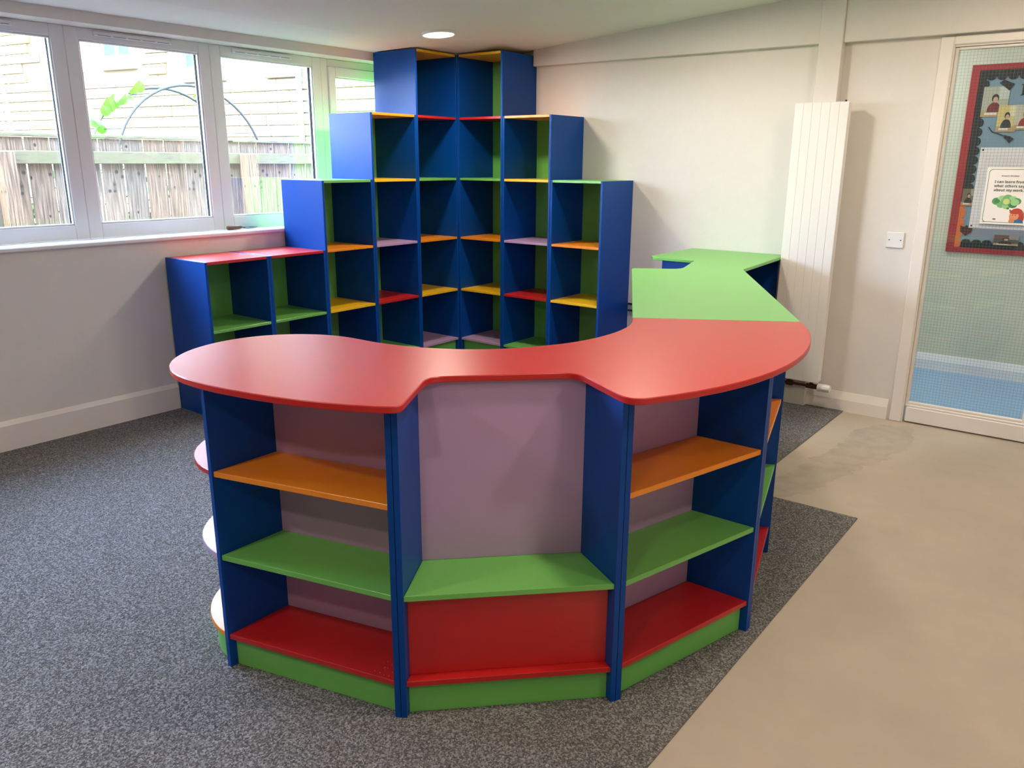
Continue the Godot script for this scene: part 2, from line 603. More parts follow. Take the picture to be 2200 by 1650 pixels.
# ---------------------------------------------------------------- room
func build_room() -> void:
	struct("floor", boxes_mesh([[Vector3(-0.3, -0.15, -0.14), Vector3(7.3, 0.0, 10.1)]]), M.screed, "bare beige levelling screed floor beside the grey carpet")
	var cp := PackedVector2Array([Vector2(-0.02, -0.02), Vector2(3.25, -0.02), Vector2(3.25, 1.582), Vector2(3.768, 1.582), Vector2(3.768, 10.0), Vector2(-0.02, 10.0)])
	struct("floor_carpet", prism(cp, 0.0005, 0.006, 0.002), M.carpet, "dark grey flecked loop pile carpet with a stepped cut edge", Vector3.ZERO, "carpet")
	# wall with the windows: apron, head, two ends
	var x0 := -0.34
	var x1 := -0.02
	struct("wall_left", boxes_mesh([[Vector3(x0, -0.15, -0.14), Vector3(x1, 1.03, 10.1)], [Vector3(x0, 2.18, -0.14), Vector3(x1, 2.26, 10.1)], [Vector3(x0, 1.03, -0.14), Vector3(x1, 2.18, 0.284)], [Vector3(x0, 1.03, 5.454), Vector3(x1, 2.18, 10.1)]]), M.wall, "off white wall below and above the row of windows")
	struct("wall_back", boxes_mesh([[Vector3(-0.02, -0.15, -0.14), Vector3(3.575, 2.9, -0.02)], [Vector3(3.575, 2.11, -0.14), Vector3(4.27, 2.9, -0.02)], [Vector3(4.27, -0.15, -0.14), Vector3(7.3, 2.9, -0.02)]]), M.wall, "off white plaster wall behind the radiator")
	struct("wall_right", boxes_mesh([[Vector3(7.2, 0, -0.02), Vector3(7.35, 2.95, 10.1)]]), M.wall, "off white end wall")
	struct("wall_front", boxes_mesh([[Vector3(-0.02, 0, 10.0), Vector3(7.2, 2.95, 10.15)]]), M.wall, "off white wall behind the viewer")
	var st := newst()
	var prof := [Vector2(-0.34, ceiling_y(0)), Vector2(0.0, ceiling_y(0)), Vector2(0.5, ceiling_y(0.5)), Vector2(7.35, ceiling_y(7.35)), Vector2(7.35, 3.05), Vector2(-0.34, 2.6)]
	for i in prof.size():
		var a: Vector2 = prof[i]
		var b: Vector2 = prof[(i + 1) % prof.size()]
		var d := (b - a).normalized()
		poly(st, [Vector3(a.x, a.y, -0.14), Vector3(b.x, b.y, -0.14), Vector3(b.x, b.y, 10.15), Vector3(a.x, a.y, 10.15)], Vector3(d.y, -d.x, 0))
	for z in [-0.14, 10.15]:
		var s := -1.0 if z < 0.0 else 1.0
		poly(st, [Vector3(-0.34, prof[0].y, z), Vector3(0.5, prof[2].y, z), Vector3(7.35, prof[3].y, z), Vector3(7.35, 3.05, z), Vector3(-0.34, 2.6, z)], Vector3(0, 0, s))
	struct("ceiling", st.commit(), M.ceiling, "white plaster ceiling sloping up away from the windows")
	# boxed beam in two lengths and the pier between them
	struct("trim_1", boxes_mesh([[Vector3(0.836, 2.160, -0.02), Vector3(2.884, 2.5, 0.03)]], 0.002), M.wall, "boxed beam beside the tallest bookcase along the back wall")
	struct("trim_2", boxes_mesh([[Vector3(3.018, 2.157, -0.02), Vector3(7.2, 2.85, 0.03)]], 0.002), M.wall, "boxed beam over the glazed door")
	struct("trim_3", boxes_mesh([[Vector3(2.884, 0.0, -0.02), Vector3(3.018, 2.6, 0.042)]], 0.003), M.wall, "boxed pier behind the tall radiator")
	struct("baseboard_left", skirting(7.46, 0.164, 0.141), M.trim, "white skirting board under the windows", Vector3(-0.02, 0, 6.27))
	get_node("baseboard_left").rotation.y = PI / 2
	struct("baseboard_back", skirting(1.80, 0.122, 0.075), M.trim, "white skirting board below the radiator", Vector3(2.60, 0, -0.02))
	# downlights, the last added to brighten the counter fronts; only the one over the tall bookcases is in the picture
	downlight(0.83, 1.03, "round white downlight above the tallest bookcases")
	var rest := [[2.36, 1.03, "round white downlight between the bookcases and the radiator"], [3.90, 1.03, "round white downlight in front of the glazed door"], [3.90, 3.25, "round white downlight over the edge of the carpet"], [5.44, 3.25, "round white downlight over the bare screed floor"], [2.36, 5.50, "round white downlight over the carpet away from the counter"], [4.10, 5.70, "added round white downlight over the long carpet edge lighting the counter fronts"]]
	for e in rest:
		downlight(e[0], e[1], e[2])

func skirting(length: float, h: float, hf: float) -> ArrayMesh:
	# board along x, back at z = 0, 20 mm thick, splayed top
	var st := newst()
	var l := length / 2.0
	var pr := [Vector2(0, 0), Vector2(0.02, 0), Vector2(0.02, hf), Vector2(0.004, h), Vector2(0, h)]
	for i in pr.size():
		var a: Vector2 = pr[i]
		var b: Vector2 = pr[(i + 1) % pr.size()]
		var d := (b - a).normalized()
		poly(st, [Vector3(-l, a.y, a.x), Vector3(l, a.y, a.x), Vector3(l, b.y, b.x), Vector3(-l, b.y, b.x)], Vector3(0, -d.x, d.y))
	for s in [-1.0, 1.0]:
		var q := []
		for v in pr: q.append(Vector3(s * l, v.y, v.x))
		poly(st, q, Vector3(s, 0, 0))
	return st.commit()

# ---------------------------------------------------------------- windows
func build_windows() -> void:
	var sill := newst()
	add_box(sill, Vector3(-0.18, 1.03, 0.284), Vector3(-0.003, 1.056, 5.47), 0.006)
	struct("window_sill", sill.commit(), M.white_gloss, "white painted window sill running under all the windows")
	var zs := 0.284
	for i in 6:
		var z0 := zs + 0.862 * i
		var z1 := z0 + 0.862
		var w := thing("window_%d" % (6 - i), ["white opening casement window beside the tall bookcases", "white fixed window over the small hand tool", "white fixed window in front of the garden arch", "white fixed window in front of the bamboo canes", "white fixed window beside the one before the bamboo canes", "white fixed window ending the row away from the bookcases"][i], "", Vector3.ZERO, 0.0, "", "structure")
		var y0 := 1.056
		var y1 := 2.18
		var xa := -0.25
		var xb := -0.18
		var side := 0.055 if i == 0 else 0.0735
		var bot := 0.055 if i == 0 else 0.080
		var top := 0.050 if i == 0 else 0.062
		var fr := newst()
		add_box(fr, Vector3(xa, y0, z0 + 0.0005), Vector3(xb, y1, z0 + side), 0.003)
		add_box(fr, Vector3(xa, y0, z1 - side), Vector3(xb, y1, z1 - 0.0005), 0.003)
		add_box(fr, Vector3(xa, y0, z0 + side), Vector3(xb, y0 + bot, z1 - side), 0.003)
		add_box(fr, Vector3(xa, y1 - top, z0 + side), Vector3(xb, y1, z1 - side), 0.003)
		part(w, "frame", fr.commit(), M.upvc)
		var gy0 := y0 + bot
		var gy1 := y1 - top
		var gz0 := z0 + side
		var gz1 := z1 - side
		if i == 0:
			var sa := newst()
			add_box(sa, Vector3(xa, gy0 + 0.002, gz0 + 0.002), Vector3(xb + 0.016, gy1 - 0.002, gz0 + 0.06), 0.004)
			add_box(sa, Vector3(xa, gy0 + 0.002, gz1 - 0.06), Vector3(xb + 0.016, gy1 - 0.002, gz1 - 0.002), 0.004)
			add_box(sa, Vector3(xa, gy0 + 0.002, gz0 + 0.06), Vector3(xb + 0.016, gy0 + 0.062, gz1 - 0.06), 0.004)
			add_box(sa, Vector3(xa, gy1 - 0.066, gz0 + 0.06), Vector3(xb + 0.016, gy1 - 0.002, gz1 - 0.06), 0.004)
			var sash := part(w, "sash", sa.commit(), M.upvc)
			var hd := newst()
			add_box(hd, Vector3(xb + 0.016, 1.585, gz1 - 0.045), Vector3(xb + 0.030, 1.665, gz1 - 0.020), 0.003)
			add_box(hd, Vector3(xb + 0.030, 1.53, gz1 - 0.042), Vector3(xb + 0.046, 1.62, gz1 - 0.024), 0.004)
			part(sash, "handle", hd.commit(), M.upvc)
			gy0 += 0.062
			gy1 -= 0.066
			gz0 += 0.06
			gz1 -= 0.06
		var bead := newst()
		for e in [[Vector3(-0.205, gy0, gz0), Vector3(-0.186, gy0 + 0.010, gz1)], [Vector3(-0.205, gy1 - 0.010, gz0), Vector3(-0.186, gy1, gz1)], [Vector3(-0.205, gy0, gz0), Vector3(-0.186, gy1, gz0 + 0.008)], [Vector3(-0.205, gy0, gz1 - 0.008), Vector3(-0.186, gy1, gz1)]]:
			add_box(bead, e[0], e[1], 0.004)
		part(w, "bead", bead.commit(), M.upvc)
		var gk := newst()
		for e in [[Vector3(-0.232, gy0, gz0), Vector3(-0.206, gy0 + 0.004, gz1)], [Vector3(-0.232, gy1 - 0.006, gz0), Vector3(-0.206, gy1, gz1)], [Vector3(-0.232, gy0, gz0), Vector3(-0.206, gy1, gz0 + 0.006)], [Vector3(-0.232, gy0, gz1 - 0.006), Vector3(-0.206, gy1, gz1)]]:
			add_box(gk, e[0], e[1])
		part(w, "gasket", gk.commit(), M.gasket)
		for x in [-0.228, -0.210]:
			part(w, "pane", boxes_mesh([[Vector3(x - 0.002, gy0 + 0.002, gz0 + 0.002), Vector3(x + 0.002, gy1 - 0.002, gz1 - 0.002)]]), M.glass)
		if i > 0:
			var v := part(w, "trickle_vent", box(Vector3(0.018, 0.026, 0.455), 0.003), M.upvc, Vector3(xb + 0.009, 2.156, (z0 + z1) / 2.0 + 0.05))
			for k in 5:
				part(v, "vent_slot", box(Vector3(0.002, 0.004, 0.072), 0.0), M.vent_grey, Vector3(0.0092, -0.008, -0.172 + 0.086 * k))

# ---------------------------------------------------------------- glazed door
func build_door() -> void:
	var casing := thing("door_frame", "white moulded frame round the wired glass door", "", Vector3.ZERO, 0.0, "", "structure")
	part(casing, "architrave", boxes_mesh([[Vector3(3.517, 0, -0.02), Vector3(3.584, 2.146, 0.0)]], 0.005), M.trim)
	part(casing, "architrave", boxes_mesh([[Vector3(3.584, 2.104, -0.02), Vector3(4.33, 2.146, 0.0)]], 0.005), M.trim)
	part(casing, "architrave", boxes_mesh([[Vector3(4.263, 0, -0.02), Vector3(4.33, 2.104, 0.0)]], 0.005), M.trim)
	part(casing, "jamb", boxes_mesh([[Vector3(3.572, 0, -0.14), Vector3(3.589, 2.11, -0.012)]], 0.002), M.trim)
	part(casing, "jamb", boxes_mesh([[Vector3(4.255, 0, -0.14), Vector3(4.272, 2.11, -0.012)]], 0.002), M.trim)
	part(casing, "head", boxes_mesh([[Vector3(3.589, 2.095, -0.14), Vector3(4.255, 2.112, -0.012)]], 0.002), M.trim)
	var d := thing("door_1", "white framed door glazed with square wired glass beside the radiator", "", Vector3.ZERO, 0.0, "", "structure")
	part(d, "bottom_rail", boxes_mesh([[Vector3(3.600, 0.008, -0.07), Vector3(4.24, 0.098, -0.014)]], 0.004), M.trim)
	part(d, "bead", boxes_mesh([[Vector3(3.592, 0.098, -0.06), Vector3(4.24, 0.112, -0.02)]], 0.004), M.trim)
	part(d, "bead", boxes_mesh([[Vector3(3.592, 0.112, -0.05), Vector3(4.24, 0.128, -0.03)]], 0.005), M.trim)
	part(d, "stile", boxes_mesh([[Vector3(3.590, 0.098, -0.07), Vector3(3.606, 2.094, -0.024)]], 0.004), M.trim)
	part(d, "stile", boxes_mesh([[Vector3(4.188, 0.098, -0.07), Vector3(4.25, 2.094, -0.024)]], 0.004), M.trim)
	part(d, "top_rail", boxes_mesh([[Vector3(3.606, 2.080, -0.07), Vector3(4.188, 2.094, -0.024)]], 0.003), M.trim)
	part(d, "pane", boxes_mesh([[Vector3(3.607, 0.129, -0.043), Vector3(4.187, 2.079, -0.037)]]), M.wired_glass)
	var st := newst()
	var x := 3.612
	while x < 4.187:
		add_box(st, Vector3(x - 0.00035, 0.13, -0.0450), Vector3(x + 0.00035, 2.079, -0.0442))
		x += 0.0165
	var y := 0.138
	while y < 2.079:
		add_box(st, Vector3(3.607, y - 0.00035, -0.0460), Vector3(4.187, y + 0.00035, -0.0452))
		y += 0.0165
	tag(part(d, "wire_mesh", st.commit(), M.wire), "", "", "", "stuff")

# ---------------------------------------------------------------- corridor behind the door
func build_corridor() -> void:
	struct("floor_corridor", boxes_mesh([[Vector3(1.8, -0.15, -1.66), Vector3(6.2, 0.0, -0.14)]]), M.corridor_floor, "blue vinyl corridor floor seen through the wired glass")
	struct("wall_corridor", boxes_mesh([[Vector3(1.8, 0, -1.66), Vector3(6.2, 2.6, -1.53)], [Vector3(1.7, 0, -1.66), Vector3(1.8, 2.6, -0.14)], [Vector3(6.2, 0, -1.66), Vector3(6.3, 2.6, -0.14)]]), M.corridor_wall, "pale green corridor wall seen through the wired glass")
	struct("ceiling_corridor", boxes_mesh([[Vector3(1.7, 2.5, -1.66), Vector3(6.3, 2.62, -0.14)]]), M.ceiling, "white corridor ceiling")
	struct("baseboard_corridor", skirting(4.4, 0.122, 0.072), M.white_gloss, "white corridor skirting board above the blue floor", Vector3(4.0, 0, -1.53))
	for k in 2:  # unseen light panels, added so that the corridor is bright
		var lp := thing("added_corridor_light", ["added square light panel, out of view, in the corridor ceiling before the door", "added square light panel, out of view, in the corridor ceiling past the door"][k], "light", Vector3([2.9, 4.75][k], 2.5, -0.80), 0.0, "added light panels in the corridor ceiling")
		part(lp, "frame", boxes_mesh([[Vector3(-0.3, -0.02, -0.3), Vector3(0.3, 0.0, -0.27)], [Vector3(-0.3, -0.02, 0.27), Vector3(0.3, 0.0, 0.3)], [Vector3(-0.3, -0.02, -0.27), Vector3(-0.27, 0.0, 0.27)], [Vector3(0.27, -0.02, -0.27), Vector3(0.3, 0.0, 0.27)]]), M.white_gloss)
		part(lp, "lamp_panel", boxes_mesh([[Vector3(-0.27, -0.012, -0.27), Vector3(0.27, -0.002, 0.27)]]), M.lamp)
		var l := AreaLight3D.new()
		l.name = "panel_light"
		l.area_size = Vector2(0.5, 0.5)
		l.light_energy = 1.25
		l.light_color = Color(0.95, 0.98, 1.0)
		l.area_range = 12.0
		l.area_attenuation = 2.0
		l.shadow_enabled = true
		l.position = Vector3(0, -0.03, 0)
		l.rotation.x = -PI / 2
		lp.add_child(l)
	# display board on the corridor wall
	var bz := -1.53
	var b := thing("display_board", "red framed display board with black scalloped border behind wired glass", "board", Vector3(3.433, 0.884, bz))
	var bw := 1.5
	var bh := 1.262
	part(b, "backing", boxes_mesh([[Vector3(0.03, 0.03, 0.0), Vector3(bw - 0.03, bh - 0.03, 0.012)]]), M.board_grey)
	part(b, "border_strip", boxes_mesh([[Vector3(0, 0, 0), Vector3(0.05, bh, 0.016)]]), M.board_red)
	part(b, "border_strip", boxes_mesh([[Vector3(bw - 0.05, 0, 0), Vector3(bw, bh, 0.016)]]), M.board_red)
	part(b, "border_strip", boxes_mesh([[Vector3(0.05, 0, 0), Vector3(bw - 0.05, 0.036, 0.016)]]), M.board_red)
	part(b, "border_strip", boxes_mesh([[Vector3(0.05, bh - 0.036, 0), Vector3(bw - 0.05, bh, 0.016)]]), M.board_red)
	part(b, "scalloped_trim", scallop(0.87, 0.042, 0.026), M.board_black, Vector3(0.05, bh - 0.036 - 0.87, 0.0135), Vector3(0, 0, 0))
	part(b, "scalloped_trim", scallop(0.34, 0.020, 0.022), M.board_orange, Vector3(0.05, 0.036, 0.0135), Vector3(0, 0, 0))
	part(b, "scalloped_trim", scallop(1.36, 0.042, 0.026), M.board_black, Vector3(0.09, bh - 0.036, 0.0150), Vector3(0, 0, -PI / 2))
	part(b, "scalloped_trim", scallop(1.36, 0.036, 0.024), M.board_black, Vector3(1.45, 0.036, 0.0150), Vector3(0, 0, PI / 2))
	part(b, "lettering", text_mesh("H", 0.10, true), M.board_black, Vector3(0.345, 1.09, 0.0140))
	# pinned pictures: people at desks, too far to be anybody
	var ph := [[3.600, 1.905, 0.155, 0.195, 0], [3.686, 1.793, 0.115, 0.170, 1], [3.792, 1.800, 0.12, 0.16, 2], [3.530, 1.270, 0.085, 0.115, 3], [3.80, 0.985, 0.15, 0.07, 4]]
	var pl := ["photograph of a child in a dark red jumper at a desk", "photograph of a dark haired child on yellow paper", "photograph of a fair haired child pinned at the board edge", "small dark photograph pinned low at the board edge", "photograph strip showing below the white sheet"]
	for p in ph:
		var k: int = p[4]
		var fr := thing("photograph", pl[k], "photo", Vector3(p[0], p[1], bz + 0.0155 + 0.001 * k), 0.0, "pictures pinned on the corridor display board")
		part(fr, "print", photo_quad(p[2], p[3]), photo_mat(k))
	# cut-out paper shapes
	var br := thing("paper_broom", "black paper broom cut-out pinned under the photographs", "cut-out", Vector3(3.66, 1.69, bz + 0.0150))
	part(br, "stick", tube([Vector3(-0.075, 0.05, 0), Vector3(-0.05, 0.018, 0), Vector3(-0.01, 0.005, 0), Vector3(0.03, -0.012, 0)], 0.0035, 6), M.board_black)
	part(br, "bristles", flat_shape([Vector2(0.025, -0.003), Vector2(0.06, -0.012), Vector2(0.085, -0.028), Vector2(0.062, -0.058), Vector2(0.042, -0.036), Vector2(0.024, -0.02)], 0.002), M.board_black)
	single("paper_card", flat_shape([Vector2(-0.045, 0.012), Vector2(-0.02, 0.032), Vector2(0.045, 0.002), Vector2(0.02, -0.04)], 0.002), M.board_black, "black paper card tilted above the photographs", "cut-out", Vector3(3.655, 2.012, bz + 0.0150))
	single("paper_crest", flat_shape([Vector2(-0.04, 0.03), Vector2(-0.018, 0.022), Vector2(0, 0.034), Vector2(0.018, 0.022), Vector2(0.04, 0.03), Vector2(0.036, -0.012), Vector2(0.0, -0.04), Vector2(-0.036, -0.012)], 0.002), M.board_black, "dark paper shield cut-out near the orange trim", "cut-out", Vector3(3.545, 1.042, bz + 0.0150))
	# sheet and notice on the glass
	var sh := thing("plastic_sheet", "pale translucent plastic sheet behind the notice on the glass", "sheet", Vector3(3.925, 1.3695, -0.049))
	part(sh, "sheet", box(Vector3(0.297, 0.425, 0.0015), 0.0), M.sheet if M.has("sheet") else mat("sheet", c8(234, 238, 241), 0.4))
	for e in [[-0.136, 0.2], [-0.136, -0.2]]:
		part(sh, "fixing", lathe([Vector2(0.0, 0.0), Vector2(0.005, 0.0)], 10), M.steel, Vector3(e[0], e[1], 0.0012), Vector3(PI / 2, 0, 0))
	var po := thing("poster", "white notice with green border and thought cloud on the glass", "poster", Vector3(3.9325, 1.3325, -0.034))
	part(po, "print", photo_quad(0.21, 0.297), poster_mat())
	var yy := 0.0735
	for s in ["I can learn from", "what others say", "about my work."]:
		part(po, "lettering", text_mesh(s, 0.0185), M.ink, Vector3(0.008, yy, 0.0012), Vector3.ZERO)
		yy -= 0.0215
	part(po, "lettering", text_mesh("Growth Mindset", 0.0105), M.ink_grey, Vector3(0.005, 0.104, 0.0012))

func photo_quad(w: float, h: float) -> ArrayMesh:
	# a sheet with the print on its front, uv upright
	var st := newst()
	add_box(st, Vector3(-w / 2, -h / 2, -0.0008), Vector3(w / 2, h / 2, 0.0))
	var q := [[Vector3(-w / 2, h / 2, 0.0004), Vector2(0, 0)], [Vector3(w / 2, h / 2, 0.0004), Vector2(1, 0)], [Vector3(w / 2, -h / 2, 0.0004), Vector2(1, 1)], [Vector3(-w / 2, -h / 2, 0.0004), Vector2(0, 1)]]
	for i in [0, 1, 2, 0, 2, 3]:
		st.set_normal(Vector3.BACK)
		st.set_uv(q[i][1])
		st.add_vertex(q[i][0])
	return st.commit()

func flat_shape(pts: Array, t: float) -> ArrayMesh:
	var st := newst()
	var pl := PackedVector2Array(pts)
	var idx := Geometry2D.triangulate_polygon(pl)
	for i in range(0, idx.size(), 3):
		for z in [0.0, t]:
			var q := []
			for k in 3: q.append(Vector3(pl[idx[i + k]].x, pl[idx[i + k]].y, z))
			poly(st, q, Vector3(0, 0, 1.0 if z > 0.0 else -1.0))
	for i in pl.size():
		var a := pl[i]
		var b := pl[(i + 1) % pl.size()]
		var m := Vector2(b.y - a.y, a.x - b.x)
		poly(st, [Vector3(a.x, a.y, 0), Vector3(b.x, b.y, 0), Vector3(b.x, b.y, t), Vector3(a.x, a.y, t)], Vector3(m.x, m.y, 0))
	return st.commit()

func scallop(length: float, base: float, bump: float) -> ArrayMesh:
	# strip along y from 0, straight edge at x = 0, half-round bumps on the far side
	var n := int(length / 0.062)
	var pts := [Vector2(0, 0)]
	for i in n:
		for k in 9:
			var t := float(k) / 9.0
			pts.append(Vector2(base + bump * sqrt(maxf(0.0, 1.0 - pow(2.0 * t - 1.0, 2.0))), length * (i + t) / n))
	pts.append(Vector2(base, length))
	pts.append(Vector2(0, length))
	return flat_shape(pts, 0.0012)

func disc(im: Image, cx: float, cy: float, rx: float, ry: float, c: Color) -> void:
	for y in range(maxi(0, int(cy - ry)), mini(im.get_height(), int(cy + ry) + 1)):
		for x in range(maxi(0, int(cx - rx)), mini(im.get_width(), int(cx + rx) + 1)):
			if pow((x - cx) / rx, 2) + pow((y - cy) / ry, 2) <= 1.0:
				im.set_pixel(x, y, c)

func printed(n: String, im: Image) -> StandardMaterial3D:
	var m := mat(n, Color.WHITE, 0.45)
	m.albedo_texture = ImageTexture.create_from_image(im)
	return m

func photo_mat(k: int) -> StandardMaterial3D:
	var im := Image.create_empty(96, 120, false, Image.FORMAT_RGB8)
	var bg: Color = [c8(178, 176, 150), c8(214, 190, 120), c8(196, 188, 160), c8(120, 104, 80), c8(96, 84, 78)][k]
	im.fill(bg)
	im.fill_rect(Rect2i(58, 0, 38, 50), bg.lightened(0.35))
	im.fill_rect(Rect2i(0, 96, 96, 24), c8(188, 152, 104))
	disc(im, 46, 100, 26, 38, [c8(120, 34, 40), c8(40, 38, 42), c8(150, 40, 44), c8(36, 32, 34), c8(60, 48, 44)][k])
	disc(im, 47, 46, 13, 16, [c8(44, 30, 26), c8(34, 26, 24), c8(170, 130, 80), c8(40, 30, 28), c8(50, 36, 30)][k])
	disc(im, 48, 52, 9, 12, c8(206, 164, 138))
	im.fill_rect(Rect2i(0, 102, 96, 18), c8(188, 152, 104))
	im.fill_rect(Rect2i(14, 104, 46, 8), c8(226, 222, 212))
	return printed("photo_print_%s" % "abcde"[k], im)

func poster_mat() -> StandardMaterial3D:
	var w := 420
	var h := 594
	var im := Image.create_empty(w, h, false, Image.FORMAT_RGB8)
	im.fill(c8(240, 238, 228))
	# green rounded border
	var g := c8(86, 120, 84)
	for y in h:
		for x in w:
			var q := Vector2(absf(x - w / 2.0) - (w / 2.0 - 22 - 34), absf(y - h / 2.0) - (h / 2.0 - 22 - 34))
			var dd := Vector2(maxf(q.x, 0), maxf(q.y, 0)).length() + minf(maxf(q.x, q.y), 0.0) - 34
			if absf(dd) < 3.0: im.set_pixel(x, y, g)
			elif dd < 0.0: im.set_pixel(x, y, c8(246, 240, 234))
	var gs := [c8(96, 160, 100), c8(160, 208, 146), c8(124, 186, 120), c8(74, 140, 82)]
	for e in [[130, 352, 44, 0], [180, 330, 44, 1], [230, 318, 44, 2], [280, 334, 44, 1], [318, 350, 40, 0], [176, 384, 42, 2], [228, 396, 42, 1], [284, 384, 42, 3], [300, 360, 40, 1], [134, 352, 26, 3], [218, 354, 46, 3], [218, 354, 42, 1], [218, 354, 36, 0]]:
		disc(im, e[0], e[1], e[2], e[2] * 0.86, gs[e[3]])
	disc(im, 220, 354, 30, 30, c8(206, 220, 132))
	disc(im, 244, 424, 13, 11, gs[3])
	disc(im, 268, 442, 8, 7, gs[3])
	# a girl with red hair resting her chin on her hand
	disc(im, 340, 520, 66, 90, c8(176, 68, 50))
	disc(im, 332, 472, 60, 52, c8(188, 74, 54))
	disc(im, 312, 502, 44, 50, c8(226, 146, 106))
	disc(im, 356, 580, 52, 46, c8(58, 116, 168))
	disc(im, 296, 556, 26, 30, c8(220, 136, 98))
	disc(im, 300, 494, 4, 4, c8(50, 34, 30))
	disc(im, 326, 494, 4, 4, c8(50, 34, 30))
	disc(im, 318, 458, 52, 24, c8(188, 74, 54))
	im.fill_rect(Rect2i(0, 574, w, 20), c8(240, 238, 228))
	im.fill_rect(Rect2i(22, 570, w - 44, 5), g)
	disc(im, 132, 540, 16, 8, g)
	return printed("poster_print", im)

# ---------------------------------------------------------------- bookcases in the corner
func bookcase(n: String, label: String, group: String, at: Vector3, turn: float, w: float, dep: float, lv: Array, cols: Array, back := "green") -> Node3D:
	# local frame: front at z = 0 facing +z, x to the viewer's right, y up; lv are the tops of the shelves, the last one the top board
	var o := thing(n, label, "bookcase", at, turn, group)
	var h: float = lv[-1]
	for s in [-1.0, 1.0]:
		part(o, "side_panel", box(Vector3(T, h - 0.001, dep)), M.blue, Vector3(s * (w / 2.0 - T / 2.0 - 0.0006), (h - 0.001) / 2.0, -dep / 2.0))
	var iw := w - 2.0 * T - 0.0014
	part(o, "back_panel", box(Vector3(iw, h - 0.02, 0.006)), M[back], Vector3(0, h / 2.0, -dep + 0.008))
	for i in lv.size():
		var nm := "top_board" if i == lv.size() - 1 else "shelf"
		part(o, nm, box(Vector3(iw, T, dep - 0.012)), M[cols[i]], Vector3(0, lv[i] - T / 2.0, -0.001 - (dep - 0.012) / 2.0))
	part(o, "plinth", box(Vector3(iw, lv[0] - T - 0.001, T)), M.green, Vector3(0, (lv[0] - T) / 2.0, -0.03 - T / 2.0))
	return o

func build_bookcases() -> void:
	var up := 0.006   # they stand on the carpet
	var five := ["lilac", "yellow", "orange", "green", "red", "yellow"]
	var four := ["green", "red", "lilac", "yellow", "orange"]
	var three := ["red", "yellow", "orange", "green"]
	var low := ["orange", "green", "red"]
	var lf := ["tallest five-tier bookcase of the wing under the windows", "four-tier bookcase with orange top in the window wing", "three-tier bookcase with green top beside the red topped ones", "low red topped bookcase touching the three-tier one under the windows", "low red topped bookcase at the free end below the window sill"]
	var sets := [five, four, three, low, low]
	for k in 5:
		var c: Array = sets[k]
		var lv := []
		for i in c.size(): lv.append(LV[i] - up)
		bookcase("bookcase", lf[k], "stepped bookcases under the windows", Vector3(VX, up, VZ + (k + 0.5) * WL), PI / 2, WL, DEPTH, lv, c)
	var rt := ["tallest five-tier bookcase of the wing on the back wall", "four-tier bookcase with orange top on the back wall", "three-tier bookcase with green top at the back wall's free end"]
	for k in 3:
		var c: Array = sets[k]
		var lv := []
		for i in c.size(): lv.append(LV[i] - up)
		bookcase("bookcase", rt[k], "stepped bookcases on the back wall", Vector3(VX + (k + 0.5) * WR, up, VZ), 0.0, WR, 0.403, lv, c)

# ---------------------------------------------------------------- counter
func polar(a: float, r: float) -> Vector2:
	return CC + Vector2(cos(deg_to_rad(a)), sin(deg_to_rad(a))) * r

func radial_panel(o: Node3D, a: float, inward: float, r0: float, r1: float, h: float) -> void:
	# upright board along the ray at angle a, lying on the side of it that `inward` points to (+1 towards larger angles)
	var d := Vector2(cos(deg_to_rad(a)), sin(deg_to_rad(a)))
	var nn := Vector2(-d.y, d.x) * inward
	var p := PackedVector2Array([CC + d * r0 + nn * 0.0009, CC + d * r1 + nn * 0.0009, CC + d * r1 + nn * T, CC + d * r0 + nn * T])
	part(o, "side_panel", prism(p, 0.006, h, 0.0012), M.blue)

func wedge_board(a: float, front: float, back: float, y1: float, t := T) -> ArrayMesh:
	# board between the two radial panels of the unit facing angle a
	var d := Vector2(cos(deg_to_rad(a)), sin(deg_to_rad(a)))
	var tg := Vector2(-d.y, d.x)
	var hw := func(r: float) -> float: return r * tan(deg_to_rad(15.0)) - T / cos(deg_to_rad(15.0)) - 0.0004
	var p := PackedVector2Array([CC + d * front + tg * hw.call(front), CC + d * front - tg * hw.call(front), CC + d * back - tg * hw.call(back), CC + d * back + tg * hw.call(back)])
	return prism(p, y1 - t, y1, 0.0012)

func counter_unit(a: float, label: String, recessed := false) -> void:
	var h := TOP - 0.0182
	var o := thing("counter_unit", label, "shelf unit", Vector3.ZERO, 0.0, "wedge shelf units under the red counter top")
	var r1 := 1.1765
	for s in [-1.0, 1.0]:
		radial_panel(o, a + s * 15.0, -s, 0.93 if not recessed else 0.94, r1, h)
	if recessed:
		part(o, "back_panel", wedge_board(a, BACK_APO + 0.012, BACK_APO, h, h - CL[1]), M.lilac)
		part(o, "shelf", wedge_board(a, APO - 0.001, BACK_APO, CL[1]), M.green)
		part(o, "lower_panel", wedge_board(a, 1.104, 1.092, CL[1] - T, CL[1] - T - CL[0]), M.red)
		part(o, "shelf", wedge_board(a, APO - 0.001, 1.092, CL[0]), M.red)
	else:
		part(o, "back_panel", wedge_board(a, BACK_APO, BACK_APO - 0.012, h, h - 0.02), M.lilac)
		var cols := ["red", "green", "orange"]
		for i in 3:
			part(o, "shelf", wedge_board(a, APO - 0.001, BACK_APO + 0.0005, CL[i]), M[cols[i]])
	part(o, "plinth", wedge_board(a, APO - 0.020, APO - 0.036, CL[0] - T, CL[0] - T - 0.006), M.green)

